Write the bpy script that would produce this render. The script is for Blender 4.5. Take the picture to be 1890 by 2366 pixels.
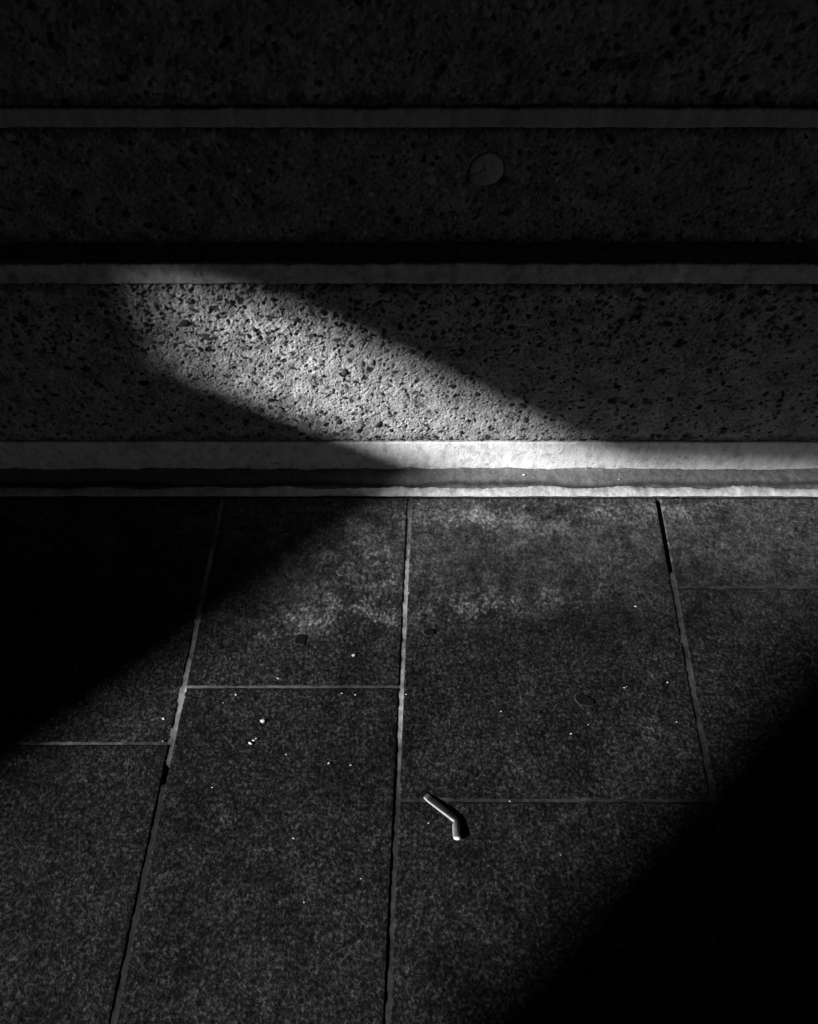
import bpy, bmesh, math, random
import numpy as np
from mathutils import Vector, Matrix

# ------------------------------------------------------------------ scene, camera, light
for o in list(bpy.data.objects):
    bpy.data.objects.remove(o)
scene = bpy.context.scene
COL = scene.collection

F = 1913.0                      # focal length in photo pixels (35 mm on a 24x36 upright frame)
CX, CY = 945.0, 1183.0
PITCH = math.radians(53.45)     # looking down
CAM_H = 1.6

cam = bpy.data.cameras.new("camera")
cam.sensor_fit = 'VERTICAL'
cam.sensor_height = 36.0
cam.lens = F / 2366.0 * 36.0
cam.clip_start = 0.05
cam.clip_end = 2000
cam_o = bpy.data.objects.new("camera", cam)
COL.objects.link(cam_o)
cam_o.location = (0, 0, CAM_H)
cam_o.rotation_euler = (math.pi / 2 - PITCH, 0, 0)
scene.camera = cam_o

SUN_A = 0.36
SUN = Vector((-.581 * SUN_A - .339, -.513 * SUN_A, .219)).normalized()   # direction towards the sun
world = bpy.data.worlds.new("World")
scene.world = world
world.use_nodes = True
wn = world.node_tree
wn.nodes.clear()
sky = wn.nodes.new('ShaderNodeTexSky')
sky.sky_type = 'NISHITA'
sky.sun_disc = False
sky.sun_elevation = math.asin(SUN.z)
sky.sun_rotation = math.atan2(SUN.x, SUN.y)
bw = wn.nodes.new('ShaderNodeRGBToBW')          # black-and-white photograph: a colourless sky
bg = wn.nodes.new('ShaderNodeBackground')
bg.inputs['Strength'].default_value = 0.05
wo = wn.nodes.new('ShaderNodeOutputWorld')
wn.links.new(sky.outputs[0], bw.inputs[0])
wn.links.new(bw.outputs[0], bg.inputs[0])
wn.links.new(bg.outputs[0], wo.inputs[0])

sl = bpy.data.lights.new("sun", 'SUN')
sl.energy = 5.0
sl.angle = math.radians(0.6)
sl.color = (1, 1, 1)
so = bpy.data.objects.new("sun", sl)
COL.objects.link(so)
so.rotation_euler = SUN.to_track_quat('Z', 'Y').to_euler()
so.location = (-10, -6, 8)

vs = scene.view_settings
vs.view_transform = 'Standard'
vs.look = 'None'
vs.exposure = 1.2
vs.gamma = 1.0
vs.use_curve_mapping = False

# ------------------------------------------------------------------ helpers
rng = np.random.default_rng(7)
random.seed(7)
cp, sp = math.cos(PITCH), math.sin(PITCH)


def ray(u, v):
    a, b = (u - CX) / F, (CY - v) / F
    return Vector((a, cp + b * sp, -sp + b * cp))


def ground(u, v, z=0.0):
    d = ray(u, v)
    t = (z - CAM_H) / d.z
    return Vector((d.x * t, d.y * t, z))


def wall(u, v, D):
    d = ray(u, v)
    t = D / d.y
    return Vector((d.x * t, D, CAM_H + d.z * t))


def tag(o, label=None, cat=None, group=None, kind=None):
    if label: o['label'] = label
    if cat: o['category'] = cat
    if group: o['group'] = group
    if kind: o['kind'] = kind
    return o


def empty(name, loc=(0, 0, 0)):
    o = bpy.data.objects.new(name, None)
    o.empty_display_size = 0.05
    o.location = loc
    COL.objects.link(o)
    return o


def link(name, me, mat=None, parent=None):
    o = bpy.data.objects.new(name, me)
    COL.objects.link(o)
    if mat is not None and not me.materials:
        me.materials.append(mat)
    if parent is not None:
        o.parent = parent
        o.matrix_parent_inverse = Matrix.Translation(-parent.location)
    return o


def grid_mesh(name, P, tone, smooth=True):
    """P: (ny,nx,3) points, faces follow the winding that makes rows x columns face outward."""
    ny, nx = P.shape[:2]
    me = bpy.data.meshes.new(name)
    nf = (ny - 1) * (nx - 1)
    me.vertices.add(ny * nx)
    me.vertices.foreach_set('co', P.reshape(-1).astype(np.float32))
    idx = np.arange(ny * nx).reshape(ny, nx)
    f = np.stack([idx[:-1, :-1], idx[:-1, 1:], idx[1:, 1:], idx[1:, :-1]], -1).reshape(-1)
    me.loops.add(nf * 4)
    me.loops.foreach_set('vertex_index', f.astype(np.int32))
    me.polygons.add(nf)
    me.polygons.foreach_set('loop_start', (np.arange(nf) * 4).astype(np.int32))
    me.polygons.foreach_set('use_smooth', np.full(nf, smooth))
    me.update(calc_edges=True)
    at = me.attributes.new('tone', 'FLOAT', 'POINT')
    at.data.foreach_set('value', np.broadcast_to(tone, (ny, nx)).reshape(-1).astype(np.float32))
    return me


def set_tone(me, val):
    at = me.attributes.new('tone', 'FLOAT', 'POINT')
    at.data.foreach_set('value', np.full(len(me.vertices), val, np.float32))


def fnoise(ny, nx, res, l0, l1, seed, ax=1.0):
    """band-limited random field, wavelengths l0..l1 metres, unit variance; ax stretches along x"""
    r = np.random.default_rng(seed)
    w = np.fft.rfft2(r.standard_normal((ny, nx)))
    fy = np.fft.fftfreq(ny, res)[:, None]
    fx = np.fft.rfftfreq(nx, res)[None, :] * ax
    f = np.sqrt(fx * fx + fy * fy) + 1e-9
    c = 0.5 * (math.log(1 / l0) + math.log(1 / l1))
    s = 0.5 * abs(math.log(l1 / l0)) + 0.15
    w *= np.exp(-0.5 * ((np.log(f) - c) / s) ** 2) / f
    w[0, 0] = 0
    n = np.fft.irfft2(w, (ny, nx))
    return n / n.std()


def sstep(a, b, x):
    t = np.clip((x - a) / (b - a), 0, 1)
    return t * t * (3 - 2 * t)


# ------------------------------------------------------------------ materials (all greys: the photograph has no colour)
def mat_tone(name, rough=0.9, spec=0.2, var=0.25, scale=60.0, bump=0.3, bscale=400.0, bdist=0.0006, scale2=6.0, var2=0.15):
    m = bpy.data.materials.new(name)
    m.use_nodes = True
    nt = m.node_tree
    b = nt.nodes['Principled BSDF']
    b.inputs['Roughness'].default_value = rough
    b.inputs['Specular IOR Level'].default_value = spec
    at = nt.nodes.new('ShaderNodeAttribute')
    at.attribute_name = 'tone'
    tc = nt.nodes.new('ShaderNodeTexCoord')
    val = at.outputs['Fac']
    for sc, vr in ((scale, var), (scale2, var2)):
        n = nt.nodes.new('ShaderNodeTexNoise')
        n.inputs['Scale'].default_value = sc
        n.inputs['Detail'].default_value = 6
        n.inputs['Roughness'].default_value = 0.65
        nt.links.new(tc.outputs['Object'], n.inputs['Vector'])
        mr = nt.nodes.new('ShaderNodeMapRange')
        mr.inputs['From Min'].default_value = 0.25
        mr.inputs['From Max'].default_value = 0.75
        mr.inputs['To Min'].default_value = 1 - vr
        mr.inputs['To Max'].default_value = 1 + vr
        nt.links.new(n.outputs['Fac'], mr.inputs['Value'])
        mu = nt.nodes.new('ShaderNodeMath')
        mu.operation = 'MULTIPLY'
        nt.links.new(val, mu.inputs[0])
        nt.links.new(mr.outputs[0], mu.inputs[1])
        val = mu.outputs[0]
    cb = nt.nodes.new('ShaderNodeCombineColor')
    for i in range(3):
        nt.links.new(val, cb.inputs[i])
    nt.links.new(cb.outputs[0], b.inputs['Base Color'])
    n = nt.nodes.new('ShaderNodeTexNoise')
    n.inputs['Scale'].default_value = bscale
    n.inputs['Detail'].default_value = 5
    n.inputs['Roughness'].default_value = 0.6
    nt.links.new(tc.outputs['Object'], n.inputs['Vector'])
    bp = nt.nodes.new('ShaderNodeBump')
    bp.inputs['Strength'].default_value = bump
    bp.inputs['Distance'].default_value = bdist
    nt.links.new(n.outputs['Fac'], bp.inputs['Height'])
    nt.links.new(bp.outputs[0], b.inputs['Normal'])
    return m


M_AGG = mat_tone('exposed_aggregate', 0.95, 0.05, 0.25, 160, 0.9, 300, 0.0022)
M_BAND = mat_tone('smooth_concrete', 0.9, 0.12, 0.14, 150, 0.75, 240, 0.0014, 9, 0.14)
M_DARK = mat_tone('dark_render', 0.92, 0.1, 0.3, 70, 0.5, 350, 0.001)
M_SLAB = mat_tone('worn_paving_stone', 0.92, 0.04, 0.3, 60, 0.9, 260, 0.0030, 9, 0.2)
def slab_grain(m):
    nt = m.node_tree
    b = nt.nodes['Principled BSDF']
    tc = nt.nodes.new('ShaderNodeTexCoord')
    src = b.inputs['Base Color'].links[0].from_node.inputs[0].links[0].from_socket
    val = src
    for sc, det, lo, hi, tmin, tmax in ((150, 5, .42, .74, .36, 3.2), (48, 4, .33, .68, .55, 1.5)):
        n = nt.nodes.new('ShaderNodeTexNoise')
        n.inputs['Scale'].default_value = sc
        n.inputs['Detail'].default_value = det
        n.inputs['Roughness'].default_value = .7
        n.inputs['Distortion'].default_value = .4
        nt.links.new(tc.outputs['Object'], n.inputs['Vector'])
        mr = nt.nodes.new('ShaderNodeMapRange')
        mr.interpolation_type = 'SMOOTHSTEP'
        mr.inputs['From Min'].default_value = lo
        mr.inputs['From Max'].default_value = hi
        mr.inputs['To Min'].default_value = tmin
        mr.inputs['To Max'].default_value = tmax
        nt.links.new(n.outputs['Fac'], mr.inputs['Value'])
        fac = mr.outputs[0]
        if sc > 100:          # the stone is finer and more even along the foot of the wall
            sx = nt.nodes.new('ShaderNodeSeparateXYZ')
            nt.links.new(tc.outputs['Object'], sx.inputs[0])
            nz = nt.nodes.new('ShaderNodeMath')
            nz.operation = 'MULTIPLY_ADD'
            nt.links.new(n.outputs['Fac'], nz.inputs[0])
            nz.inputs[1].default_value = .25
            nt.links.new(sx.outputs['Y'], nz.inputs[2])
            ym = nt.nodes.new('ShaderNodeMapRange')
            ym.inputs['From Min'].default_value = .88
            ym.inputs['From Max'].default_value = 1.16
            ym.inputs['To Max'].default_value = .62
            nt.links.new(nz.outputs[0], ym.inputs['Value'])
            mx = nt.nodes.new('ShaderNodeMix')
            nt.links.new(ym.outputs[0], mx.inputs['Factor'])
            nt.links.new(mr.outputs[0], mx.inputs['A'])
            mx.inputs['B'].default_value = 1.0
            fac = mx.outputs['Result']
        mu = nt.nodes.new('ShaderNodeMath')
        mu.operation = 'MULTIPLY'
        nt.links.new(val, mu.inputs[0])
        nt.links.new(fac, mu.inputs[1])
        val = mu.outputs[0]
    cb = b.inputs['Base Color'].links[0].from_node
    for i in range(3):
        nt.links.new(val, cb.inputs[i])


slab_grain(M_SLAB)
M_MORTAR = mat_tone('joint_mortar', 0.9, 0.2, 0.3, 110, 0.5, 420, 0.001)
M_FLINT = mat_tone('flint_pebble', 0.7, 0.10, 0.3, 160, 0.3, 300, 0.0006)
M_GUM = mat_tone('trodden_gum', 0.9, 0.03, 0.35, 150, 0.5, 260, 0.0008)
M_CHIP = mat_tone('pale_stone', 0.7, 0.4, 0.2, 300, 0.4, 500, 0.0006)
M_TUBE = mat_tone('grey_tube', 0.55, 0.35, 0.22, 130, 0.25, 300, 0.0006, 40, 0.2)
M_CAP = mat_tone('white_end', 0.8, 0.3, 0.06, 300, 0.2, 600, 0.0004)
M_PLAIN = mat_tone('rough_render', 0.95, 0.1, 0.3, 20, 0.5, 120, 0.004)

# ------------------------------------------------------------------ layout in metres
Y_KERB = ground(945, 1148).y           # front of the mortar fillet
Y_FIL = ground(945, 1128).y            # back of the fillet
D1 = ground(945, 1086).y               # lower face of the wall
z_base = wall(945, 1020, D1).z         # top of pale base band
z_led0 = wall(945, 655, D1).z          # underside of pale ledge
z_led1 = wall(945, 609, D1).z          # top edge of pale ledge
d = ray(945, 566)
D2 = d.y * ((z_led1 - CAM_H) / d.z)    # upper, set-back face of the wall
z_s0 = wall(945, 292, D2).z
z_s1 = wall(945, 248, D2).z
XW = 1.18                              # half width of the finely modelled stretch
print('layout', Y_KERB, Y_FIL, D1, z_base, z_led0, z_led1, D2, z_s0, z_s1)

# ------------------------------------------------------------------ ground to the horizon
me = bpy.data.meshes.new('ground')
me.from_pydata([(-600, -600, -.12), (600, -600, -.12), (600, 600, -.12), (-600, 600, -.12)], [], [(0, 1, 2, 3)])
set_tone(me, .06)
tag(link('ground', me, M_PLAIN), kind='structure')


def box(name, x0, x1, y0, y1, z0, z1, mat, tone, parent=None):
    bm = bmesh.new()
    bmesh.ops.create_cube(bm, size=1)
    for v in bm.verts:
        v.co = Vector(((x0 + x1) / 2 + v.co.x * (x1 - x0), (y0 + y1) / 2 + v.co.y * (y1 - y0), (z0 + z1) / 2 + v.co.z * (z1 - z0)))
    me = bpy.data.meshes.new(name)
    bm.to_mesh(me)
    bm.free()
    set_tone(me, tone)
    return link(name, me, mat, parent)


# ------------------------------------------------------------------ the wall
WALL = empty('concrete_wall', (0, D1, 0))
tag(WALL, 'exposed aggregate concrete wall with smooth pale bands above the paving', 'wall')

# solid body behind the facing
box('wall_core', -11, 9, D2 + .02, D2 + .35, -.1, 6.0, M_PLAIN, .2, WALL)


def stamp(h, tone, res, n, rmin, rmax, seed, dh, tones, profile='dome'):
    """press n irregular stones / pits into a height field"""
    r = np.random.default_rng(seed)
    ny, nx = h.shape
    for _ in range(n):
        cx, cy = r.uniform(0, nx), r.uniform(0, ny)
        ra = rmin * (rmax / rmin) ** (r.random() ** 1.7) / res
        rb = ra * r.uniform(.45, .9)
        th = r.uniform(0, math.pi)
        R = int(ra * 1.3) + 2
        x0, x1, y0, y1 = max(0, int(cx) - R), min(nx, int(cx) + R + 1), max(0, int(cy) - R), min(ny, int(cy) + R + 1)
        if x1 <= x0 or y1 <= y0:
            continue
        yy, xx = np.mgrid[y0:y1, x0:x1]
        dx, dy = xx - cx, yy - cy
        p = (dx * math.cos(th) + dy * math.sin(th)) / ra
        q = (-dx * math.sin(th) + dy * math.cos(th)) / rb
        an = np.arctan2(q, p)
        rad = np.sqrt(p * p + q * q) * (1 + .16 * np.sin(2 * an + r.uniform(0, 6)) + .12 * np.sin(3 * an + r.uniform(0, 6)))
        m = np.clip((1.05 - rad) / .25, 0, 1)
        lift = r.uniform(*dh)
        if profile == 'dome':
            base = h[y0:y1, x0:x1]
            flat = base[m > .5].mean() if (m > .5).any() else 0
            tgt = flat + lift + .0005 * (1 - np.clip(rad, 0, 1) ** 2) + .12 * (base - flat)
            h[y0:y1, x0:x1] = base * (1 - m) + tgt * m
        else:
            h[y0:y1, x0:x1] += lift * np.clip(1.1 - rad, 0, 1) ** .6
        t = r.uniform(*tones) if tones else None
        if t is not None:
            tone[y0:y1, x0:x1] = tone[y0:y1, x0:x1] * (1 - m) + t * m


def aggregate(name, x0, x1, z0, z1, D, res, seed, dens=1.0, amp=1.0, base=.37, hook=None):
    nx, ny = int(round((x1 - x0) / res)) + 1, int(round((z1 - z0) / res)) + 1
    X = np.linspace(x0, x1, nx)[None, :].repeat(ny, 0)
    Z = np.linspace(z0, z1, ny)[:, None].repeat(nx, 1)
    area = (x1 - x0) * (z1 - z0)
    n1 = fnoise(ny, nx, res, .0042, .0075, seed + 1)
    n2 = fnoise(ny, nx, res, .009, .020, seed + 2)
    n3 = fnoise(ny, nx, res, .05, .20, seed + 3)
    n4 = fnoise(ny, nx, res, .005, .011, seed + 4, .7)
    h = amp * (.00019 * n1 + .00024 * n2 + .0007 * n3)
    h -= amp * .0020 * np.clip(n4 - 1.25, 0, 1.2)
    n6 = fnoise(ny, nx, res, .03, .09, seed + 9)
    tone = base * (1 + .12 * n2 + .10 * n3 + .10 * n6)
    k = area * dens
    stamp(h, tone, res, int(3000 * k), .0022, .006, seed + 5, (.0001, .0006), (.24, .50))      # pale grit
    stamp(h, tone, res, int(1000 * k), .003, .011, seed + 6, (-.0002, .0007), (.10, .42))       # mid stones
    stamp(h, tone, res, int(2300 * k), .0018, .0055, seed + 7, (-.0040, -.0016), (.08, .25), 'pit')   # holes
    stamp(h, tone, res, int(1500 * k), .0022, .0095, seed + 8, (-.0012, .0003), (.018, .09))    # dark flints
    if hook:
        hook(X, Z, h, tone)
    e = np.minimum(Z - z0, z1 - Z)
    ed = sstep(.0005, .0075, e + .0016 * n2)
    h = h * (.4 + .6 * ed) - .007 * (1 - ed)
    tone = np.clip(tone * (1 - .45 * (1 - sstep(.004, .03, e + .006 * n6))), .018, .7)      # grime along the bands
    P = np.stack([X, D - .0015 - h, Z], -1)
    o = link(name, grid_mesh(name, P, tone), M_AGG, WALL)
    return o, (X, Z, h)


def wavy(nx, res, amp, seed, lo=.02, hi=.25):
    return amp * fnoise(4, nx, res, lo, hi, seed)[0]


def band(name, x0, x1, z0, z1, D, proud, res, seed, base, e0=.0008, e1=.0008, hook=None, depth=.02, relief=1.0):
    """smooth concrete band with chipped edges; wraps back at the top and bottom"""
    nx, nv = int(round((x1 - x0) / res)) + 1, max(4, int(round((z1 - z0) / res)) + 1)
    X = np.linspace(x0, x1, nx)[None, :].repeat(nv, 0)
    V = np.linspace(0, 1, nv)[:, None].repeat(nx, 1)
    a = wavy(nx, res, e0, seed + 1) + wavy(nx, res, e0 * .5, seed + 2, .006, .02)
    b = wavy(nx, res, e1, seed + 3) + wavy(nx, res, e1 * .5, seed + 4, .006, .02)
    Z = z0 + a + V * (z1 + b - z0 - a)
    n1 = fnoise(nv, nx, res, .005, .012, seed + 5)
    n2 = fnoise(nv, nx, res, .03, .12, seed + 6, .5)
    n3 = fnoise(nv, nx, res, .006, .014, seed + 7)
    h = relief * (.00005 * n1 + .00005 * n2) - .0016 * np.clip(n3 - 2.1, 0, 1.2)
    tone = base * (1 + .09 * n2 + .03 * n1) * (1 - .6 * np.clip(n3 - 2.1, 0, 1))
    if hook:
        hook(X, Z, V, h, tone)
    e = np.minimum(V, 1 - V) * (z1 - z0)
    h = h - .0028 * np.exp(-e / .0016)
    P = np.stack([X, D - proud - h, Z], -1)
    lo, hi = P[:1].copy(), P[-1:].copy()
    lo[..., 1] = D - proud + depth
    hi[..., 1] = D - proud + depth
    P = np.concatenate([lo, P, hi], 0)
    tone[-1] *= .35
    tone = np.concatenate([tone[:1], tone, tone[-1:] * .3], 0)
    return link(name, grid_mesh(name, P, np.clip(tone, .02, .85)), M_BAND, WALL)


# pale base band
def hook_base(X, Z, V, h, tone):
    # cast joint, dark chip and some blotches, grime rising from the gutter
    for u in (623, 1490):
        p = wall(u, 1050, D1)
        tone *= 1 - .35 * np.exp(-((X - p.x - .002 * np.sin(Z * 90)) / .0014) ** 2)
    n9 = fnoise(X.shape[0], X.shape[1], .0025, .02, .10, 177, .7)
    tone *= 1 - .16 * np.clip(n9 - .6, 0, 1.6)
    tone *= 1 - .22 * np.exp(-Z / .008) * np.clip(.6 + n9, 0, 1.5)
    for (u, v, rx, rz, t, dh) in ((637, 1070, .012, .0045, .45, -.001), (1127, 1073, .006, .005, .55, -.0008), (1270, 1050, .014, .006, .78, -.0004),
                                  (812, 1042, .05, .02, .86, 0), (884, 1062, .07, .012, .8, 0), (330, 1030, .05, .02, .85, 0)):
        p = wall(u, v, D1)
        g = np.exp(-(((X - p.x) / rx) ** 2 + ((Z - p.z) / rz) ** 2) ** 2)
        tone *= 1 - (1 - t) * g
        h += dh * g


band('base_band', -XW, XW, -.01, z_base - .001, D1, .0015, .0025, 100, .78, .0003, .0005, hook_base)
def hook_low(X, Z, h, tone):
    # more stones washed out under the ledge
    k = int(h.shape[0] * .62)
    stamp(h[k:], tone[k:], .0017, 520, .0025, .009, 231, (-.0045, -.0020), (.05, .2), 'pit')
    stamp(h[k:], tone[k:], .0017, 330, .003, .010, 232, (-.0012, .0002), (.018, .08))
    stamp(h, tone, .0017, 500, .002, .006, 233, (-.0050, -.0025), (.04, .15), 'pit')


LOW, low_f = aggregate('aggregate_panel', -XW, XW, z_base + .0005, z_led0 - .0005, D1, .0017, 200, hook=hook_low)
tag(LOW, 'rough lower panel of pale grit and dark pebbles crossed by sunlight')


def hook_ledge(X, Z, V, h, tone):
    n9 = fnoise(X.shape[0], X.shape[1], .0025, .02, .12, 377, .6)
    tone *= 1 - .22 * np.clip(n9 - .3, 0, 1.6)
    for u in (856, 1210):
        tone *= 1 - .4 * np.exp(-((X - wall(u, 632, D1).x) / .0014) ** 2)
    for (u, v, rx, rz, t, dh) in ((1000, 632, .02, .012, .7, -.0005), (1185, 640, .012, .01, .7, -.0005), (1567, 628, .02, .03, 1.35, .0006)):
        p = wall(u, v, D1)
        g = np.exp(-(((X - p.x) / rx) ** 2 + ((Z - p.z) / rz) ** 2) ** 2)
        tone *= 1 - (1 - t) * g
        h += dh * g


band('ledge', -XW, XW, z_led0, z_led1, D1, .003, .0025, 300, .50, .0007, .0009, hook_ledge, .012)
# top of the ledge, in a darker tone with a paler front lip
res = .003
nx, ny = int(2 * XW / res) + 1, 24
X = np.linspace(-XW, XW, nx)[None, :].repeat(ny, 0)
Yv = np.linspace(0, 1, ny)[:, None].repeat(nx, 1)
fr = wavy(nx, res, .0004, 351, .05, .3)
Yc = (D1 - .001) + fr * (1 - Yv) + Yv * (D2 + .004 - D1 + .001)
n = fnoise(ny, nx, res, .01, .05, 353)
lip = np.exp(-Yv * (D2 - D1) / .005) * np.clip(fnoise(ny, nx, res, .012, .05, 354, .4) + .3, 0, 1.2) * (.15 + .85 * sstep(-.05, -.2, X))
P = np.stack([X, Yc, z_led1 - .0006 + .0003 * n + .002 * lip + .003 * Yv], -1)
link('ledge_top', grid_mesh('ledge_top', P, np.clip(.10 * (1 + .2 * n) + .25 * lip, .02, .4)), M_DARK, WALL)

plug_c = wall(1124, 391, D2)
plug_r = 38.5 / F * (D2 / ray(1124, 391).y)     # pixel radius at that depth


def hook_up(X, Z, h, tone):
    dx, dz = X - plug_c.x, Z - plug_c.z
    r = np.sqrt(dx * dx + dz * dz)
    h -= .006 * sstep(plug_r + .005, plug_r + .001, r)
    # spalled hollow below the plug
    ang = np.arctan2(dz + .018, dx + .01)
    rr = np.sqrt((dx + .008) ** 2 + ((dz + .022) * 1.25) ** 2)
    edge = plug_r * 1.55 + .004 * np.sin(5 * ang) + .003 * np.sin(11 * ang + 1)
    h -= .0045 * sstep(edge + .002, edge - .012, rr) * sstep(.01, -.02, dz)
    h *= .8


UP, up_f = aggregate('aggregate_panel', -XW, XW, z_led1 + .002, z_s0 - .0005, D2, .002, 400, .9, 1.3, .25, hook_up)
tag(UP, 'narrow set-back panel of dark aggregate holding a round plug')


def hook_strip(X, Z, V, h, tone):
    h += .0012 * np.exp(-V * (z_s1 - z_s0) / .003)      # small lip along the lower edge
    tone *= 1 + .25 * np.exp(-V * (z_s1 - z_s0) / .002)


band('string_band', -XW, XW, z_s0, z_s1, D2, .005, .003, 500, .43, .0004, .0009, hook_strip, .012)
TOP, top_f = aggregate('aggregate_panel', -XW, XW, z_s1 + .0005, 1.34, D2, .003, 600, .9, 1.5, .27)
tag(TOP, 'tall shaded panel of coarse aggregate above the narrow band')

# the rest of the wall, left and right of the fine stretch and above it
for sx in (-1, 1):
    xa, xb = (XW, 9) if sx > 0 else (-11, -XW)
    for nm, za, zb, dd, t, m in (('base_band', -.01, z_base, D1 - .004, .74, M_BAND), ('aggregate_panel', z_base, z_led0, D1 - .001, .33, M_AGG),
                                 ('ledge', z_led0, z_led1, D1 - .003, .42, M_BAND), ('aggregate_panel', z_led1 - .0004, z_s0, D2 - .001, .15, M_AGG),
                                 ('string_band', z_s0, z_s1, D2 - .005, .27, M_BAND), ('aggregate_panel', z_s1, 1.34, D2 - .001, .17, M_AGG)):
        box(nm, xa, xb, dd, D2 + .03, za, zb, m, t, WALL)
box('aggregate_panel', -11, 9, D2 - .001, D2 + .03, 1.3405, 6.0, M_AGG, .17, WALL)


# the round plug with its skim of mortar
def disc(name, r, thick, seed, tone, mat, parent, loc, mask=None, segs=48):
    bm = bmesh.new()
    rr = random.Random(seed)
    ph = [rr.uniform(0, 6.28) for _ in range(4)]
    rings = []
    for k, (f, dy) in enumerate(((0, -thick), (.5, -thick), (.93, -thick), (1.0, -thick + .0012), (1.0, .004))):
        if k == 0:
            rings.append([bm.verts.new((0, dy, 0))])
            continue
        ring = []
        for i in range(segs):
            a = 2 * math.pi * i / segs
            w = (1 + .006 * math.sin(3 * a + ph[0]) + .005 * math.sin(7 * a + ph[1])) if mask is None else mask(a)
            ring.append(bm.verts.new((r * f * w * math.cos(a), dy + .0003 * math.sin(5 * a + ph[2]), r * f * w * math.sin(a))))
        rings.append(ring)
    for i in range(segs):
        j = (i + 1) % segs
        bm.faces.new((rings[0][0], rings[1][i], rings[1][j]))
        for a, b in zip(rings[1:], rings[2:]):
            bm.faces.new((a[i], b[i], b[j], a[j]))
    bmesh.ops.recalc_face_normals(bm, faces=bm.faces)
    me = bpy.data.meshes.new(name)
    bm.to_mesh(me)
    bm.free()
    for p in me.polygons: p.use_smooth = True
    set_tone(me, tone)
    o = link(name, me, mat)
    o.location = loc
    return o


def child(o, parent):
    bpy.context.view_layer.update()
    o.parent = parent
    o.matrix_parent_inverse = parent.matrix_world.inverted()


PLUG = disc('plug', plug_r, .004, 3, .42, M_BAND, None, (plug_c.x, D2, plug_c.z))
tag(PLUG, 'round cracked concrete plug set in the aggregate')
child(PLUG, WALL)


def skim_mask(a):
    # lower half only, with a broken upper edge
    y = math.sin(a)
    return 1.0 * (1.12 if y < 0 else .95) if y < .15 else .95 * (.62 + .2 * math.sin(2 * a + .5) + .05 * math.sin(9 * a))


SK = disc('mortar_skim', plug_r * .62, .0052, 5, .34, M_BAND, None, (plug_c.x - plug_r * .36, D2, plug_c.z - plug_r * .33), skim_mask)
child(SK, PLUG)
# crack in the plug: a thin dark recess strip
bm = bmesh.new()
pts = [(-.02, .02), (-.14, .12), (-.2, .3), (-.15, .5)]
vs_ = []
for i, (a, b) in enumerate(pts):
    w = .03 if i < 2 else .018
    vs_.append((bm.verts.new((a * plug_r - w * plug_r, -.0045, b * plug_r)), bm.verts.new((a * plug_r + w * plug_r, -.0045, b * plug_r + .0003)),
                bm.verts.new((a * plug_r + w * plug_r, -.0030, b * plug_r)), bm.verts.new((a * plug_r - w * plug_r, -.0030, b * plug_r))))
for A, B in zip(vs_, vs_[1:]):
    for i in range(4):
        bm.faces.new((A[i], A[(i + 1) % 4], B[(i + 1) % 4], B[i]))
me = bpy.data.meshes.new('crack')
bm.to_mesh(me)
bm.free()
set_tone(me, .03)
CR = link('crack', me, M_DARK)
CR.location = (plug_c.x, D2, plug_c.z)
child(CR, PLUG)

# ------------------------------------------------------------------ dark flint pebbles set in the panels, one by one
pebble_meshes = []
for k in range(10):
    bm = bmesh.new()
    bmesh.ops.create_icosphere(bm, subdivisions=2, radius=1)
    r = random.Random(50 + k)
    nrm = [Vector((r.uniform(-1, 1), r.uniform(-.4, .4), r.uniform(-1, 1))).normalized() for _ in range(6)]
    cut = [r.uniform(.62, .9) for _ in nrm]
    for v in bm.verts:
        for nn, c in zip(nrm, cut):       # knapped facets
            dd_ = v.co.dot(nn)
            if dd_ > c:
                v.co -= nn * (dd_ - c) * .9
        if v.co.y < -.35:
            v.co.y = -.35 + (v.co.y + .35) * .3
    me = bpy.data.meshes.new('pebble')
    bm.to_mesh(me)
    bm.free()
    for p in me.polygons: p.use_smooth = True
    set_tone(me, [.03, .045, .06, .09, .035, .05, .16, .04, .3, .07][k])
    me.materials.append(M_FLINT)
    pebble_meshes.append(me)


def sample(f, x, z):
    X, Z, h = f
    i = int(np.clip((x - X[0, 0]) / (X[0, 1] - X[0, 0]), 0, X.shape[1] - 1))
    j = int(np.clip((z - Z[0, 0]) / (Z[1, 0] - Z[0, 0]), 0, X.shape[0] - 1))
    return h[j, i]


def pebbles(parent, f, D, spots):
    inv = Matrix.Translation(-WALL.location)
    for (x, z, r, k) in spots:
        o = bpy.data.objects.new('pebble', pebble_meshes[k])
        COL.objects.link(o)
        o.parent = parent
        o.matrix_parent_inverse = parent.matrix_world.inverted()
        b = r * random.uniform(.5, .85)
        o.scale = (r, r * .45, b)
        o.rotation_euler = (random.uniform(-.15, .15), random.uniform(0, 6.28), random.uniform(-.15, .15))
        h = sample(f, x, z)
        o.location = (x, D - .0015 - h + r * .45 * random.uniform(0, .22), z)


bpy.context.view_layer.update()
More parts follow.
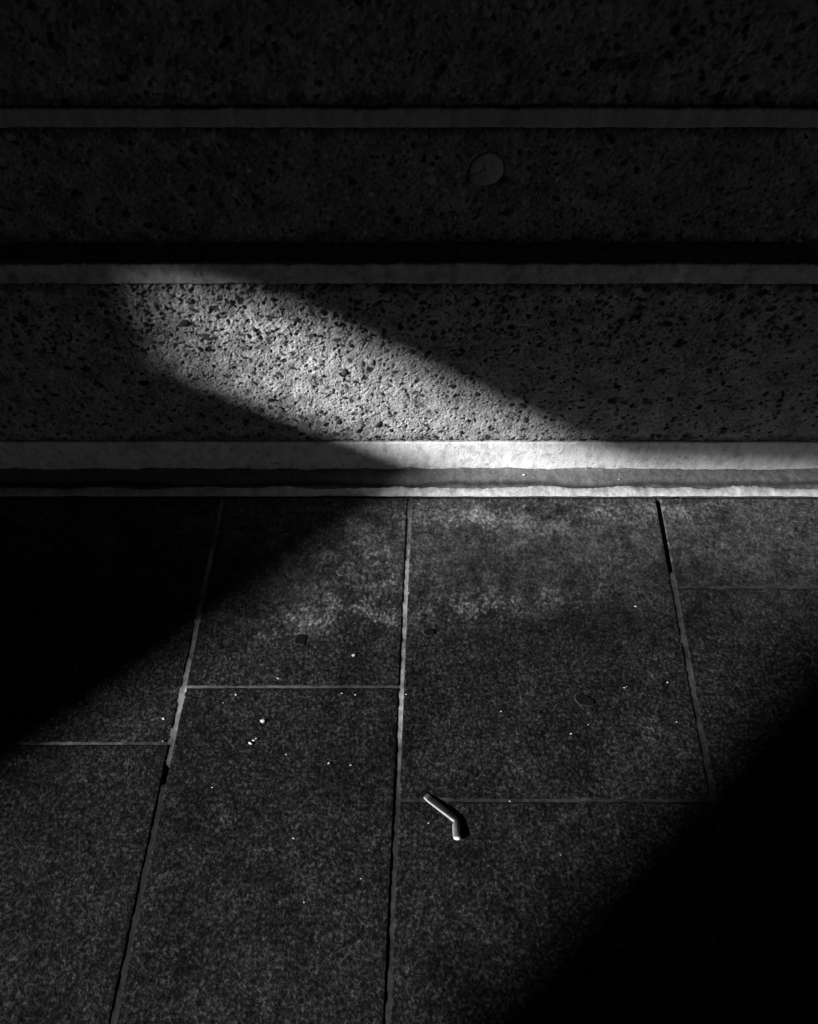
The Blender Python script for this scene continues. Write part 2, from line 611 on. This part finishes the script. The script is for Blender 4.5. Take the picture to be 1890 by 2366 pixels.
# stones that stand out in the photograph (pixels -> wall)
named = [(885, 716, 9), (443, 694, 8), (421, 680, 6), (538, 698, 8), (503, 730, 7), (632, 690, 9), (740, 775, 8), (812, 797, 7), (706, 843, 6), (478, 760, 7), (566, 826, 8), (875, 980, 12),
         (828, 994, 9), (906, 993, 7), (965, 880, 7), (976, 912, 8), (1457, 739, 9), (1327, 760, 8), (1278, 870, 10), (1562, 796, 10), (1145, 746, 8), (1240, 712, 9),
         (1256, 1002, 7), (1066, 998, 7), (1080, 970, 6), (1206, 992, 8), (1045, 892, 7), (1490, 920, 8), (1122, 833, 7), (820, 880, 7), (770, 905, 6), (640, 860, 7),
         (588, 760, 8), (660, 780, 6), (742, 950, 7), (700, 1000, 6), (1340, 940, 9), (1400, 700, 8), (1100, 690, 9), (1180, 690, 8), (960, 690, 7), (1530, 700, 8)]
spots = []
for u, v, rp in named:
    p = wall(u, v, D1)
    spots.append((p.x, p.z, rp / F * (D1 / ray(u, v).y), random.choice((0, 1, 4, 5, 7))))
while len(spots) < 250:
    x, z = random.uniform(-1.0, 1.0), random.uniform(z_base + .012, z_led0 - .012)
    r = .0042 * (3.2 ** (random.random() ** 2.0))
    if all((x - s[0]) ** 2 + (z - s[1]) ** 2 > (r + s[2] + .004) ** 2 for s in spots):
        spots.append((x, z, r, random.randrange(10)))
pebbles(LOW, low_f, D1, spots)
spots = []
while len(spots) < 130:
    x, z = random.uniform(-1.0, 1.0), random.uniform(z_led1 + .015, z_s0 - .01)
    r = .0042 * (2.6 ** (random.random() ** 2.0))
    if (x - plug_c.x) ** 2 + (z - plug_c.z) ** 2 < (plug_r * 1.4) ** 2: continue
    if all((x - s[0]) ** 2 + (z - s[1]) ** 2 > (r + s[2] + .004) ** 2 for s in spots):
        spots.append((x, z, r, random.randrange(8)))
pebbles(UP, up_f, D2, spots)
spots = []
while len(spots) < 110:
    x, z = random.uniform(-1.0, 1.0), random.uniform(z_s1 + .008, 1.1)
    r = .0050 * (2.4 ** (random.random() ** 1.8))
    if all((x - s[0]) ** 2 + (z - s[1]) ** 2 > (r + s[2] + .004) ** 2 for s in spots):
        spots.append((x, z, r, random.randrange(8)))
pebbles(TOP, top_f, D2, spots)

# ------------------------------------------------------------------ pavement: bed, slabs, joints, gutter strip along the wall
PAVE = box('pavement', -11, 9, -6.2, D1 + .05, -.1, -.022, M_PLAIN, .05)
tag(PAVE, kind='structure')

# joint lines: one direction on the ground, from the photograph's converging joints
pa, pb = ground(945.4, 1171.6), ground(903.1, 2161.3)
SK_M = (pb.x - pa.x) / (pb.y - pa.y)
pl, pl2 = ground(507, 1195.3), ground(303.7, 2157.3)
SK_L = (pl2.x - pl.x) / (pl2.y - pl.y)
pr, pr2 = ground(1522, 1163.7), ground(1601, 1594)
SK_R = (pr2.x - pr.x) / (pr2.y - pr.y)
print('joint skew', SK_M, SK_L, SK_R)
xM = lambda y: pa.x + SK_M * (y - pa.y)
xL = lambda y: pl.x + SK_L * (y - pl.y)
xR = lambda y: pr.x + SK_R * (y - pr.y)
lines = [lambda y: xL(y) - 1.10, lambda y: xL(y) - .56, xL, xM, xR, lambda y: xR(y) + .55, lambda y: xR(y) + 1.1]
row0 = [ground(300, 1500).y, ground(300, 1718).y, ground(700, 1587).y, ground(1250, 1850).y, ground(1590, 1357).y, ground(1590, 1700).y]
rowd = [.62, .60, .66, .62, .60, .62]

NR = .0028
bx0, bx1, by0, by1 = -2.2, 2.2, -2.0, 1.3
nbx, nby = int((bx1 - bx0) / NR), int((by1 - by0) / NR)
S1 = fnoise(nby, nbx, NR, .006, .010, 21)
S2 = fnoise(nby, nbx, NR, .010, .022, 22, 0.8)
S3 = fnoise(nby, nbx, NR, .05, .22, 23)
S4 = fnoise(nby, nbx, NR, .25, .9, 24)
S5 = fnoise(nby, nbx, NR, .006, .016, 25)
wear_c = [(ground(868, 1948), .012, .009, 2.2), (ground(1295, 1918), .008, .012, 1.6), (ground(640, 1980), .03, .02, .7), (ground(1210, 1780), .02, .012, .9), (ground(800, 1290), .10, .03, .7),
          (ground(760, 1430), .17, .05, 1.1), (ground(1130, 1400), .17, .032, 1.3), (ground(880, 1350), .12, .06, .5), (ground(1050, 1200), .3, .05, .6), (ground(1500, 1180), .2, .04, .5)]
dark_c = [(ground(1272, 1196), .010, .006, .8), (ground(1000, 1190), .05, .01, .3), (ground(1100, 1990), .03, .02, .4), (ground(1350, 1470), .02, .012, .4),
          (ground(1380, 1440), .16, .05, .45), (ground(1350, 1560), .25, .1, .25), (ground(860, 1720), .1, .08, .25), (ground(1560, 1330), .08, .03, .4)]


def look(A, X, Y):
    i = np.clip(((Y - by0) / NR).astype(int), 0, nby - 1)
    j = np.clip(((X - bx0) / NR).astype(int), 0, nbx - 1)
    return A[i, j]


def slab(fl, fr_, ya, yb, k):
    g = .0052
    xm = .5 * (fl((ya + yb) / 2) + fr_((ya + yb) / 2))
    fine = abs(xm) < 1.25 and yb > .05
    w_ = fr_(yb) - fl(yb) - 2 * g
    d_ = yb - ya - 2 * g * .6
    res = .0026 if fine else .02
    nx, ny = max(4, int(w_ / res)), max(4, int(d_ / res))
    U = np.linspace(0, 1, nx)[None, :].repeat(ny, 0)
    V = np.linspace(0, 1, ny)[:, None].repeat(nx, 1)
    Y = ya + g * .6 + V * d_
    XL = np.vectorize(fl)(Y[:, 0])[:, None] + g
    XR = np.vectorize(fr_)(Y[:, 0])[:, None] - g
    X = XL + U * (XR - XL)
    s1, s2, s3, s4, s5 = (look(A, X, Y) for A in (S1, S2, S3, S4, S5))
    near = sstep(.80, 1.22, Y)                      # smoother, dustier stone along the wall
    ein = np.minimum(np.minimum(U, 1 - U) * w_, np.minimum(V, 1 - V) * d_)
    h = (.00018 * s1 + .00012 * s2 + .0004 * s3 - .0007 * np.clip(s5 - 1.6, 0, 1.2)) * (.25 + .75 * sstep(0, .02, ein))
    tone = SLAB_TONE * (1 + .18 * s2 + .10 * s1 + .14 * s3 + .10 * s4)
    tone = np.maximum(tone, SLAB_TONE * .35) * (1 + 1.25 * near + .6 * sstep(1.0, 1.2, Y))
    tone *= slab_rng.uniform(.86, 1.16)
    tone *= 1 - .30 * np.exp(-ein / .012) * np.clip(.5 + .6 * s3, 0, 1.5)      # grime gathers along the joints
    for c, rx, ry, a in wear_c:
        gg = np.exp(-(((X - c.x) / rx) ** 2 + ((Y - c.y - .12 * (X - c.x)) / ry) ** 2))
        tone *= 1 + a * gg * np.clip(.35 + .8 * s3 + .7 * s2, 0, 2.6)
    for c, rx, ry, a in dark_c:
        tone *= 1 - a * np.exp(-(((X - c.x) / rx) ** 2 + ((Y - c.y) / ry) ** 2))
    e = np.minimum(np.minimum(U, 1 - U) * w_, np.minimum(V, 1 - V) * d_)
    h -= .0005 * np.exp(-np.maximum(e + .0003 * s2, 0) / .0018)
    h += random.uniform(-.0003, .0003) + random.uniform(-.0005, .0005) * (U - .5) + random.uniform(-.0005, .0005) * (V - .5)
    P = np.stack([X, Y, h], -1)
    # skirt
    P = np.pad(P, ((1, 1), (1, 1), (0, 0)), mode='edge')
    P[0, :, 2] = P[-1, :, 2] = -.021
    P[:, 0, 2] = P[:, -1, 2] = -.021
    tone = np.pad(np.clip(tone, .006, .3), 1, mode='edge')
    o = link('paving_slab', grid_mesh('paving_slab', P, tone), M_SLAB, PAVE)
    return o


SLAB_TONE = .0160
slab_rng = random.Random(5)
Y_SLAB = Y_KERB - .001
joints_t = []
for c in range(len(lines) - 1):
    ys = [Y_SLAB, row0[c]]
    while ys[-1] > -1.6:
        ys.append(ys[-1] - rowd[c])
    for k in range(len(ys) - 1):
        slab(lines[c], lines[c + 1], ys[k + 1], ys[k], k)
        if k > 0:
            joints_t.append((c, ys[k]))


def joint_strip(p0, p1, half, zf, tf, seed):
    p0, p1 = Vector((p0[0], p0[1], 0)), Vector((p1[0], p1[1], 0))
    L = (p1 - p0).length
    t = (p1 - p0) / L
    nrm = Vector((-t.y, t.x, 0))
    n = max(8, int(L / .004))
    s = np.linspace(0, 1, n)[None, :].repeat(7, 0)
    a = np.linspace(-1, 1, 7)[:, None].repeat(n, 1)
    X = p0.x + (p1.x - p0.x) * s + nrm.x * a * half
    Y = p0.y + (p1.y - p0.y) * s + nrm.y * a * half
    nn = fnoise(7, n, .004, .012, .05, seed)
    nl = fnoise(7, n, .004, .06, .35, seed + 5, .5)
    Z = zf(X, Y) + .0002 * nn + .00018 * nl - .0004 * (1 - a * a)
    tone = tf(X, Y) * (1 + .18 * nn + .28 * nl)
    link('mortar_joint', grid_mesh('mortar_joint', np.stack([X, Y, Z], -1), np.clip(tone, .007, .4)), M_MORTAR, PAVE)


hole = ground(374, 1790)


def zM(X, Y):
    return -.0009 - .0006 * sstep(.75, .55, Y)


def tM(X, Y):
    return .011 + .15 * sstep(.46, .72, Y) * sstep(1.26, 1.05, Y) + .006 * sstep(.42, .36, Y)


def zL(X, Y):
    return -.0009 - .007 * np.exp(-(((Y - hole.y) / .016) ** 4))


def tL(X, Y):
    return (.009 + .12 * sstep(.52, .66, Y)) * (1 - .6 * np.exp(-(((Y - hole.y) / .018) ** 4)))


yR1 = ground(1550, 1322).y


def zR(X, Y):
    return -.0004 - .0046 * sstep(yR1 - .005, yR1 + .01, Y) * sstep(1.224, 1.215, Y)


def tR(X, Y):
    return .030 - .010 * sstep(yR1 - .01, yR1 - .05, Y)


zD = lambda X, Y: -.0009 + 0 * X
tD = lambda X, Y: .03 + 0 * X
for i, fl in enumerate(lines):
    zf, tf = {2: (zL, tL), 3: (zM, tM), 4: (zR, tR)}.get(i, (zD, tD))
    joint_strip((fl(-1.6), -1.6), (fl(Y_SLAB - .0005), Y_SLAB - .0005), 0.0075, zf, tf, 700 + 3 * i)
for i, (c, y) in enumerate(joints_t):
    xa, xb = lines[c](y) + .007, lines[c + 1](y) - .007
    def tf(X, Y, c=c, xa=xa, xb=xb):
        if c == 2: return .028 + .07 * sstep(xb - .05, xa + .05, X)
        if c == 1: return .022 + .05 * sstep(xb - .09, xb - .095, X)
        return .018 + 0 * X
    joint_strip((xa, y), (xb, y), .0055, (lambda X, Y: -.0010 + 0 * X) if c != 3 else (lambda X, Y: -.0004 + 0 * X), tf, 800 + 3 * i)

# gutter strip: dark smooth cement between wall and slabs, with a pale mortar fillet at its front
res = .0025
nx, ny = int(2 * XW / res) + 1, 40
X = np.linspace(-XW, XW, nx)[None, :].repeat(ny, 0)
V = np.linspace(0, 1, ny)[:, None].repeat(nx, 1)
y0, y1 = Y_FIL - .003, D1 + .0005
Y = y0 + V * (y1 - y0)
n1, n2 = fnoise(ny, nx, res, .006, .014, 901), fnoise(ny, nx, res, .03, .15, 902, .6)
edge = wavy(nx, res, .0028, 903, .06, .4) + wavy(nx, res, .0007, 904, .02, .06)
xs_ = ground(1032, 1087).x
edge = edge + .005 * sstep(xs_ - .004, xs_ + .012, X[0]) * np.exp(-np.clip(X[0] - xs_, 0, 9) / .25) - .002
edge = edge + .008 * np.exp(-((X[0] - ground(350, 1085).x) / .035) ** 2)
Z = .003 + .004 * V + (edge[None, :] + .002) * sstep(.86, 1.0, V) + .00006 * n1 + .0003 * n2 - .003 * np.exp(-((V - .13) / .11) ** 2)
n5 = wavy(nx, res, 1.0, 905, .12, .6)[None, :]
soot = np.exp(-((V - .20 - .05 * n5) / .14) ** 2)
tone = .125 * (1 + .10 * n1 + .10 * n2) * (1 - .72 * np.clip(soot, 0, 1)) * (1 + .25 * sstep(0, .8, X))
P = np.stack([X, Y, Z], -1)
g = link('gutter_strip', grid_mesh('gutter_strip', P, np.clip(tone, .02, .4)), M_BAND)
tag(g, kind='structure')
# pale grit grains in it are part of the tone only at a few points
# fillet
ny = 18
X = np.linspace(-XW, XW, nx)[None, :].repeat(ny, 0)
V = np.linspace(0, 1, ny)[:, None].repeat(nx, 1)
back = Y_FIL + wavy(nx, res, .0026, 911, .06, .5) + wavy(nx, res, .0005, 912, .015, .05)
front = Y_KERB + wavy(nx, res, .0005, 913, .02, .2)
Y = front + V * (back - front)
n1, n2 = fnoise(ny, nx, res, .006, .014, 914), fnoise(ny, nx, res, .03, .15, 915, .6)
Z = .0005 + .0065 * np.sqrt(np.clip(np.sin(np.pi * np.clip(V * .96 + .02, 0, 1)), 0, 1)) + .00008 * n1 + .0003 * n2
tone = .42 * (1 + .12 * n2 + .06 * n1)
f = link('mortar_fillet', grid_mesh('mortar_fillet', np.stack([X, Y, Z], -1), np.clip(tone, .05, .7)), M_BAND, PAVE)
for sx in (-1, 1):
    xa, xb = (XW, 9) if sx > 0 else (-11, -XW)
    g2 = box('gutter_strip', xa, xb, Y_FIL - .002, D1 + .001, -.02, .005, M_BAND, .12)
    tag(g2, kind='structure')
    box('mortar_fillet', xa, xb, Y_KERB, Y_FIL - .002, -.02, .006, M_BAND, .4, PAVE)

# ------------------------------------------------------------------ bent tube lying on the slabs
ROOT = empty('bent_tube', ground(1051, 1895))
tag(ROOT, 'crushed grey tube bent in the middle, with a white round end, on the paving', 'tube')
A = ground(983, 1838, .004)
B = ground(1053, 1893, .0075)
C = ground(1056, 1936, .0085)
stations = []
d1 = (B - A).normalized()
d2 = (C - B).normalized()
for t in np.linspace(0, 1, 9):
    c = A.lerp(B, t)
    wdt = .0080 - .0016 * t - (.0018 if t == 0 else 0)
    hgt = .0022 + .0030 * min(1, t * 1.6) + .0012 * max(0, t - .7)
    stations.append((c, d1, wdt, hgt * .62, .40))
for t in np.linspace(.10, 1, 7):
    c = B.lerp(C, t)
    dd = d1.lerp(d2, min(1, t * 3)).normalized()
    stations.append((c, dd, .0074,   .0035 + .0007 * min(1, t * 2), .22))
bm = bmesh.new()
rings = []
NS = 32
for k, (c, dd, w, h, roll) in enumerate(stations):
    side = Vector((dd.y, -dd.x, 0)).normalized()      # towards the left-hand (sunny) side is -side or +side
    up = side.cross(dd).normalized()
    if up.z < 0: up = -up
    sgn = 1 if side.x > 0 else -1
    s_, u_ = side * sgn, up
    # roll: top face leans away from the sun
    s2 = s_ * math.cos(roll) - u_ * math.sin(roll)
    u2 = s_ * math.sin(roll) + u_ * math.cos(roll)
    pw = 4.5 if k < 8 else (3.0 if k == 8 else 2.2)
    ring = []
    zc = h + .0012
    for i in range(NS):
        a = 2 * math.pi * i / NS
        ca, sa = math.cos(a), math.sin(a)
        rx = math.copysign(abs(ca) ** (2 / pw), ca)
        ry = math.copysign(abs(sa) ** (2 / pw), sa)
        jit = 1 + .03 * math.sin(3 * a + k * 1.3) + .02 * math.sin(5 * a - k * 2.1)
        p = Vector((c.x, c.y, zc)) + s2 * (rx * w * jit) + u2 * (ry * h * jit)
        p.z = max(p.z, .0008)
        ring.append(bm.verts.new(p))
    rings.append(ring)
for a, b in zip(rings, rings[1:]):
    for i in range(NS):
        j = (i + 1) % NS
        bm.faces.new((a[i], a[j], b[j], b[i]))
bm.faces.new(rings[0])
# turned-in rim at the open end
inner = []
cl, dl = stations[-1][0], stations[-1][1]
czl = Vector((cl.x, cl.y, stations[-1][3] + .0012))
for v in rings[-1]:      # oblique cut, facing up and out
    v.co -= dl * ((v.co.z - czl.z) * .40)
for v in rings[-1]:
    inner.append(bm.verts.new(czl + (v.co - czl) * .90))
deep = [bm.verts.new(v.co - dl * .004) for v in inner]
for i in range(NS):
    j = (i + 1) % NS
    bm.faces.new((rings[-1][i], rings[-1][j], inner[j], inner[i]))
    bm.faces.new((inner[i], inner[j], deep[j], deep[i]))
bmesh.ops.recalc_face_normals(bm, faces=bm.faces)
endring = [v.co.copy() for v in inner]
for v in bm.verts: v.co -= ROOT.location
me = bpy.data.meshes.new('tube')
bm.to_mesh(me)
bm.free()
for p in me.polygons: p.use_smooth = len(p.vertices) == 4
set_tone(me, .10)
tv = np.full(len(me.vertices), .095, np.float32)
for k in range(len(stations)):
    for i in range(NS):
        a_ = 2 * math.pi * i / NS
        sunny = max(0, -math.cos(a_)) ** 3          # paler tone painted on the outer fold, as its sunlit edge
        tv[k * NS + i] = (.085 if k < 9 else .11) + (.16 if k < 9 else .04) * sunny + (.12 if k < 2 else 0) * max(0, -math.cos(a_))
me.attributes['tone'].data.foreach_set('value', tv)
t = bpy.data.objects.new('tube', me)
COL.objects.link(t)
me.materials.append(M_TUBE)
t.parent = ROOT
bm = bmesh.new()
tilt = Vector((0, 0, 1))
cen = bm.verts.new(czl + dl * .0016 - ROOT.location)
r1 = [bm.verts.new(czl + (p - czl) * .7 + dl * .0013 - ROOT.location) for p in endring]
r2 = [bm.verts.new(p - dl * .0004 - ROOT.location) for p in endring]
for i in range(NS):
    j = (i + 1) % NS
    bm.faces.new((cen, r1[i], r1[j]))
    bm.faces.new((r1[i], r2[i], r2[j], r1[j]))
bmesh.ops.recalc_face_normals(bm, faces=bm.faces)
me = bpy.data.meshes.new('end_plug')
bm.to_mesh(me)
bm.free()
set_tone(me, .85)
t = bpy.data.objects.new('end_plug', me)
COL.objects.link(t)
me.materials.append(M_CAP)
t.parent = ROOT
t['label'] = 'bright white round end'


# ------------------------------------------------------------------ trodden gum
def gum(u, v, rx, ry, rot, hgt, tone, label, shape):
    c = ground(u, v)
    bm = bmesh.new()
    segs = 28
    prof = ((0, .80), (.55, .78), (.85, .9), (.97, .75), (1.04, -.6))
    rings = []
    for k, (f, hz) in enumerate(prof):
        if k == 0:
            rings.append([bm.verts.new((0, 0, hz * hgt))])
            continue
        ring = []
        for i in range(segs):
            a = 2 * math.pi * i / segs
            w = shape(a) * f * (1 + .035 * math.sin(5 * a + u) + .03 * math.sin(8 * a + v))
            x, y = w * rx * math.cos(a), w * ry * math.sin(a)
            ring.append(bm.verts.new((x * math.cos(rot) - y * math.sin(rot), x * math.sin(rot) + y * math.cos(rot), hz * hgt)))
        rings.append(ring)
    for i in range(segs):
        j = (i + 1) % segs
        bm.faces.new((rings[0][0], rings[1][i], rings[1][j]))
        for a, b in zip(rings[1:], rings[2:]):
            bm.faces.new((a[i], b[i], b[j], a[j]))
    bmesh.ops.recalc_face_normals(bm, faces=bm.faces)
    me = bpy.data.meshes.new('chewing_gum')
    bm.to_mesh(me)
    bm.free()
    for p in me.polygons: p.use_smooth = True
    set_tone(me, tone)
    tv = np.full(len(me.vertices), tone, np.float32)
    tv[1 + 2 * segs:] = tone * 2.5 + .012  # outer ring painted paler, standing in for the sunlit rim
    me.attributes['tone'].data.foreach_set('value', tv)
    o = link('chewing_gum', me, M_GUM)
    o.location = (c.x, c.y, .0006)
    tag(o, label, 'chewing gum', 'trodden gum spots on the paving')
    return o


gum(694, 1478, .0140, .0130, .6, .0013, .006, 'angular black gum spot on the slab between two pale joints', lambda a: 1 + .10 * math.cos(4 * a) + .04 * math.sin(3 * a))
gum(991, 1461, .0125, .0095, -.1, .0012, .006, 'small round black gum spot just right of the middle pale joint', lambda a: 1 + .05 * math.sin(2 * a))
gum(1349, 1618, .0215, .0125, -.42, .0013, .006, 'large oval black gum spot with pale scratches on the widest slab', lambda a: 1 + .05 * math.sin(3 * a + 1))
gum(788, 1323, .0095, .0085, 0, .0007, .032, 'faint pale round gum spot near the diagonal shadow edge', lambda a: 1 + .05 * math.sin(3 * a))

# ------------------------------------------------------------------ pale stone chips scattered on the slabs
chip_meshes = []
for k in range(5):
    bm = bmesh.new()
    bmesh.ops.create_icosphere(bm, subdivisions=1, radius=1)
    r = random.Random(90 + k)
    for v in bm.verts:
        v.co *= r.uniform(.7, 1.15)
        v.co.z = max(v.co.z * .6, -.25)
    me = bpy.data.meshes.new('stone_chip')
    bm.to_mesh(me)
    bm.free()
    set_tone(me, (.55, .45, .65, .5, .6)[k])
    me.materials.append(M_CHIP)
    chip_meshes.append(me)
K = 1890 / 1722
chips = [(553, 1519, 6.5), (534, 1559, 3.5), (527, 1565, 4.5), (539, 1555, 2.5), (744, 1380, 5), (344, 1514, 4), (692, 1607, 2.6), (738, 1611, 2.6), (586, 1429, 2.8), (583, 1427, 1.8),
         (497, 1463, 3), (618, 1765, 2.5), (1338, 1277, 3.5), (1314, 1448, 2.8), (1319, 1446, 1.6), (1405, 1437, 2.6), (1202, 1545, 2.4), (1055, 1498, 2.4), (720, 1460, 2.4), (748, 1463, 2.4),
         (855, 1462, 2.6), (1220, 1471, 2.6), (1424, 1520, 2.2), (1238, 1526, 1.8), (343, 1561, 2.0), (447, 1658, 2.0), (602, 1589, 2.0), (1100, 1006, 0), (905, 1724, 0), (1000, 1752, 0),
         (850, 1307, 2.0), (1002, 1163, 0), (963, 1192, 0), (1060, 1189, 0), (1302, 1013, 3.2), (1102, 1003, 4.2), (1122, 1008, 2.2), (902, 1733, 2.0), (1330, 1560, 0), (1073, 1687, 2.2), (470, 1480, 1.8), (640, 1900, 1.8), (760, 1850, 1.6), (1180, 1800, 1.6)]
for u, v, rp in chips:
    if rp == 0: continue
    p = ground(u * K, v * K)
    o = bpy.data.objects.new('stone_chip', random.choice(chip_meshes))
    COL.objects.link(o)
    r = rp * .84 / F * 1.6 * 1.1
    ongut = v < 1045
    o.scale = (r * 1.3, r * random.uniform(.6, .9), r * .5)
    o.rotation_euler = (0, 0, random.uniform(-.6, .6))
    o.location = (p.x, p.y, (.0062 if ongut else .0009) + r * .12)
    ux, vy = u * K, v * K
    if (u, v) == (553, 1519):
        lab = 'largest pale stone chip, alone on the slab left of the middle joint'
    elif (u, v) in ((534, 1559), (527, 1565), (539, 1555)):
        lab = 'pale stone chip in a slanting cluster of three on the paving'
    elif (u, v) == (744, 1380):
        lab = 'pale stone chip between the angular gum spot and the middle joint'
    elif (u, v) == (1220, 1471):
        lab = 'pale stone chip stuck on the large oval gum spot'
    elif p.x < xL(p.y):
        lab = 'tiny pale stone chip on the paving outside the left-hand long joint'
    elif p.x < xM(p.y) and p.y > row0[2]:
        lab = 'tiny pale stone chip on the slab with the angular gum spot'
    elif p.x < xM(p.y):
        lab = 'tiny pale stone chip on the slab in front of the short cross joint'
    elif p.y > row0[3]:
        lab = 'tiny pale stone chip on the wide slab with the oval gum spot'
    else:
        lab = 'tiny pale stone chip on the slab beside the bent tube'
    if ongut:
        tag(o, 'tiny pale grain lying on the dark gutter strip at the foot of the wall', 'stone chip', 'pale grains on the gutter strip')
    else:
        tag(o, lab, 'stone chip', 'pale stone chips on the paving')

# ------------------------------------------------------------------ unseen, added for the light: building blocks the sky, gapped screen shapes the sun
HX = -10.5
BLD = empty('sky_blocker', (0, -5.6, 0))
tag(BLD, 'unseen added building that blocks sky light over and behind the camera', 'building')
box('sky_blocker_rear', HX, 5.2, -6.0, -5.6, -.1, 6.0, M_PLAIN, .05, BLD)  # added out of view, keeps sky light off from behind
box('sky_blocker_soffit', HX, 5.2, -6.0, D2 + .35, 6.02, 6.3, M_PLAIN, .05, BLD)  # added overhead to cut the sky light
box('sky_blocker_lintel', 5.0, 5.2, -5.59, D2 + .019, 2.0, 6.01, M_PLAIN, .05, BLD)  # added to cut high fill light from the open end



def to_h(p):
    t = (HX - p[0]) / SUN.x
    return (p[1] + SUN.y * t, p[2] + SUN.z * t)


gx, gy = -.581, -.513
xA, xB, xC = .115, .545, 1.40
sA, sB = .646, .6375
ztop = z_led0 - .040
xl = -.395
pA = ground(300 * K, 1455 * K)
cA = Vector((xA, D1, 0))
farA = cA + (pA - cA) * 2.2
lit = [tuple(farA), tuple(cA), (xl, D1, .30), (xl - .01, D1, ztop),
       (xB - ztop / sB, D1, ztop), (xB, D1, 0), (xC - .06, D1 - .06, 0), (xC + gx * 3.6, D1 + gy * 3.6, 0)]
hole_pts = [to_h(p) for p in lit]  # gap outline traced back towards the sun from the wanted lit area
print('opening', [tuple(round(c, 2) for c in p) for p in hole_pts])
outer = [(-5.59, -.1), (D2 + .02, -.1), (D2 + .02, 6.0), (-5.59, 6.0)]
bm = bmesh.new()
edges = []
for loop in (outer, hole_pts):
    vv = [bm.verts.new((HX, y, z)) for y, z in loop]
    for i in range(len(vv)):
        edges.append(bm.edges.new((vv[i], vv[(i + 1) % len(vv)])))
bmesh.ops.triangle_fill(bm, edges=edges, use_beauty=True)
# drop any face that fell inside the gap
def inside(y, z):
    c = False
    n = len(hole_pts)
    for i in range(n):
        (y1_, z1_), (y2_, z2_) = hole_pts[i], hole_pts[(i + 1) % n]
        if (z1_ > z) != (z2_ > z) and y < (y2_ - y1_) * (z - z1_) / (z2_ - z1_) + y1_:
            c = not c
    return c
kill = [f for f in bm.faces if inside(f.calc_center_median().y, f.calc_center_median().z)]
bmesh.ops.delete(bm, geom=kill, context='FACES')
ret = bmesh.ops.extrude_face_region(bm, geom=list(bm.faces))
for v in [e for e in ret['geom'] if isinstance(e, bmesh.types.BMVert)]:
    v.co.x -= .02
bmesh.ops.recalc_face_normals(bm, faces=bm.faces)
for v in bm.verts: v.co -= Vector((HX, -1.6, 0))
me = bpy.data.meshes.new('light_blocker')
bm.to_mesh(me)
bm.free()
set_tone(me, .06)
h = link('light_blocker', me, M_PLAIN)  # added screen, out of view, cut to shape the sun patch
h.location = (HX, -1.6, 0)
tag(h, 'unseen added screen whose slanted gap shapes the patch of sunlight', 'light_blocker')
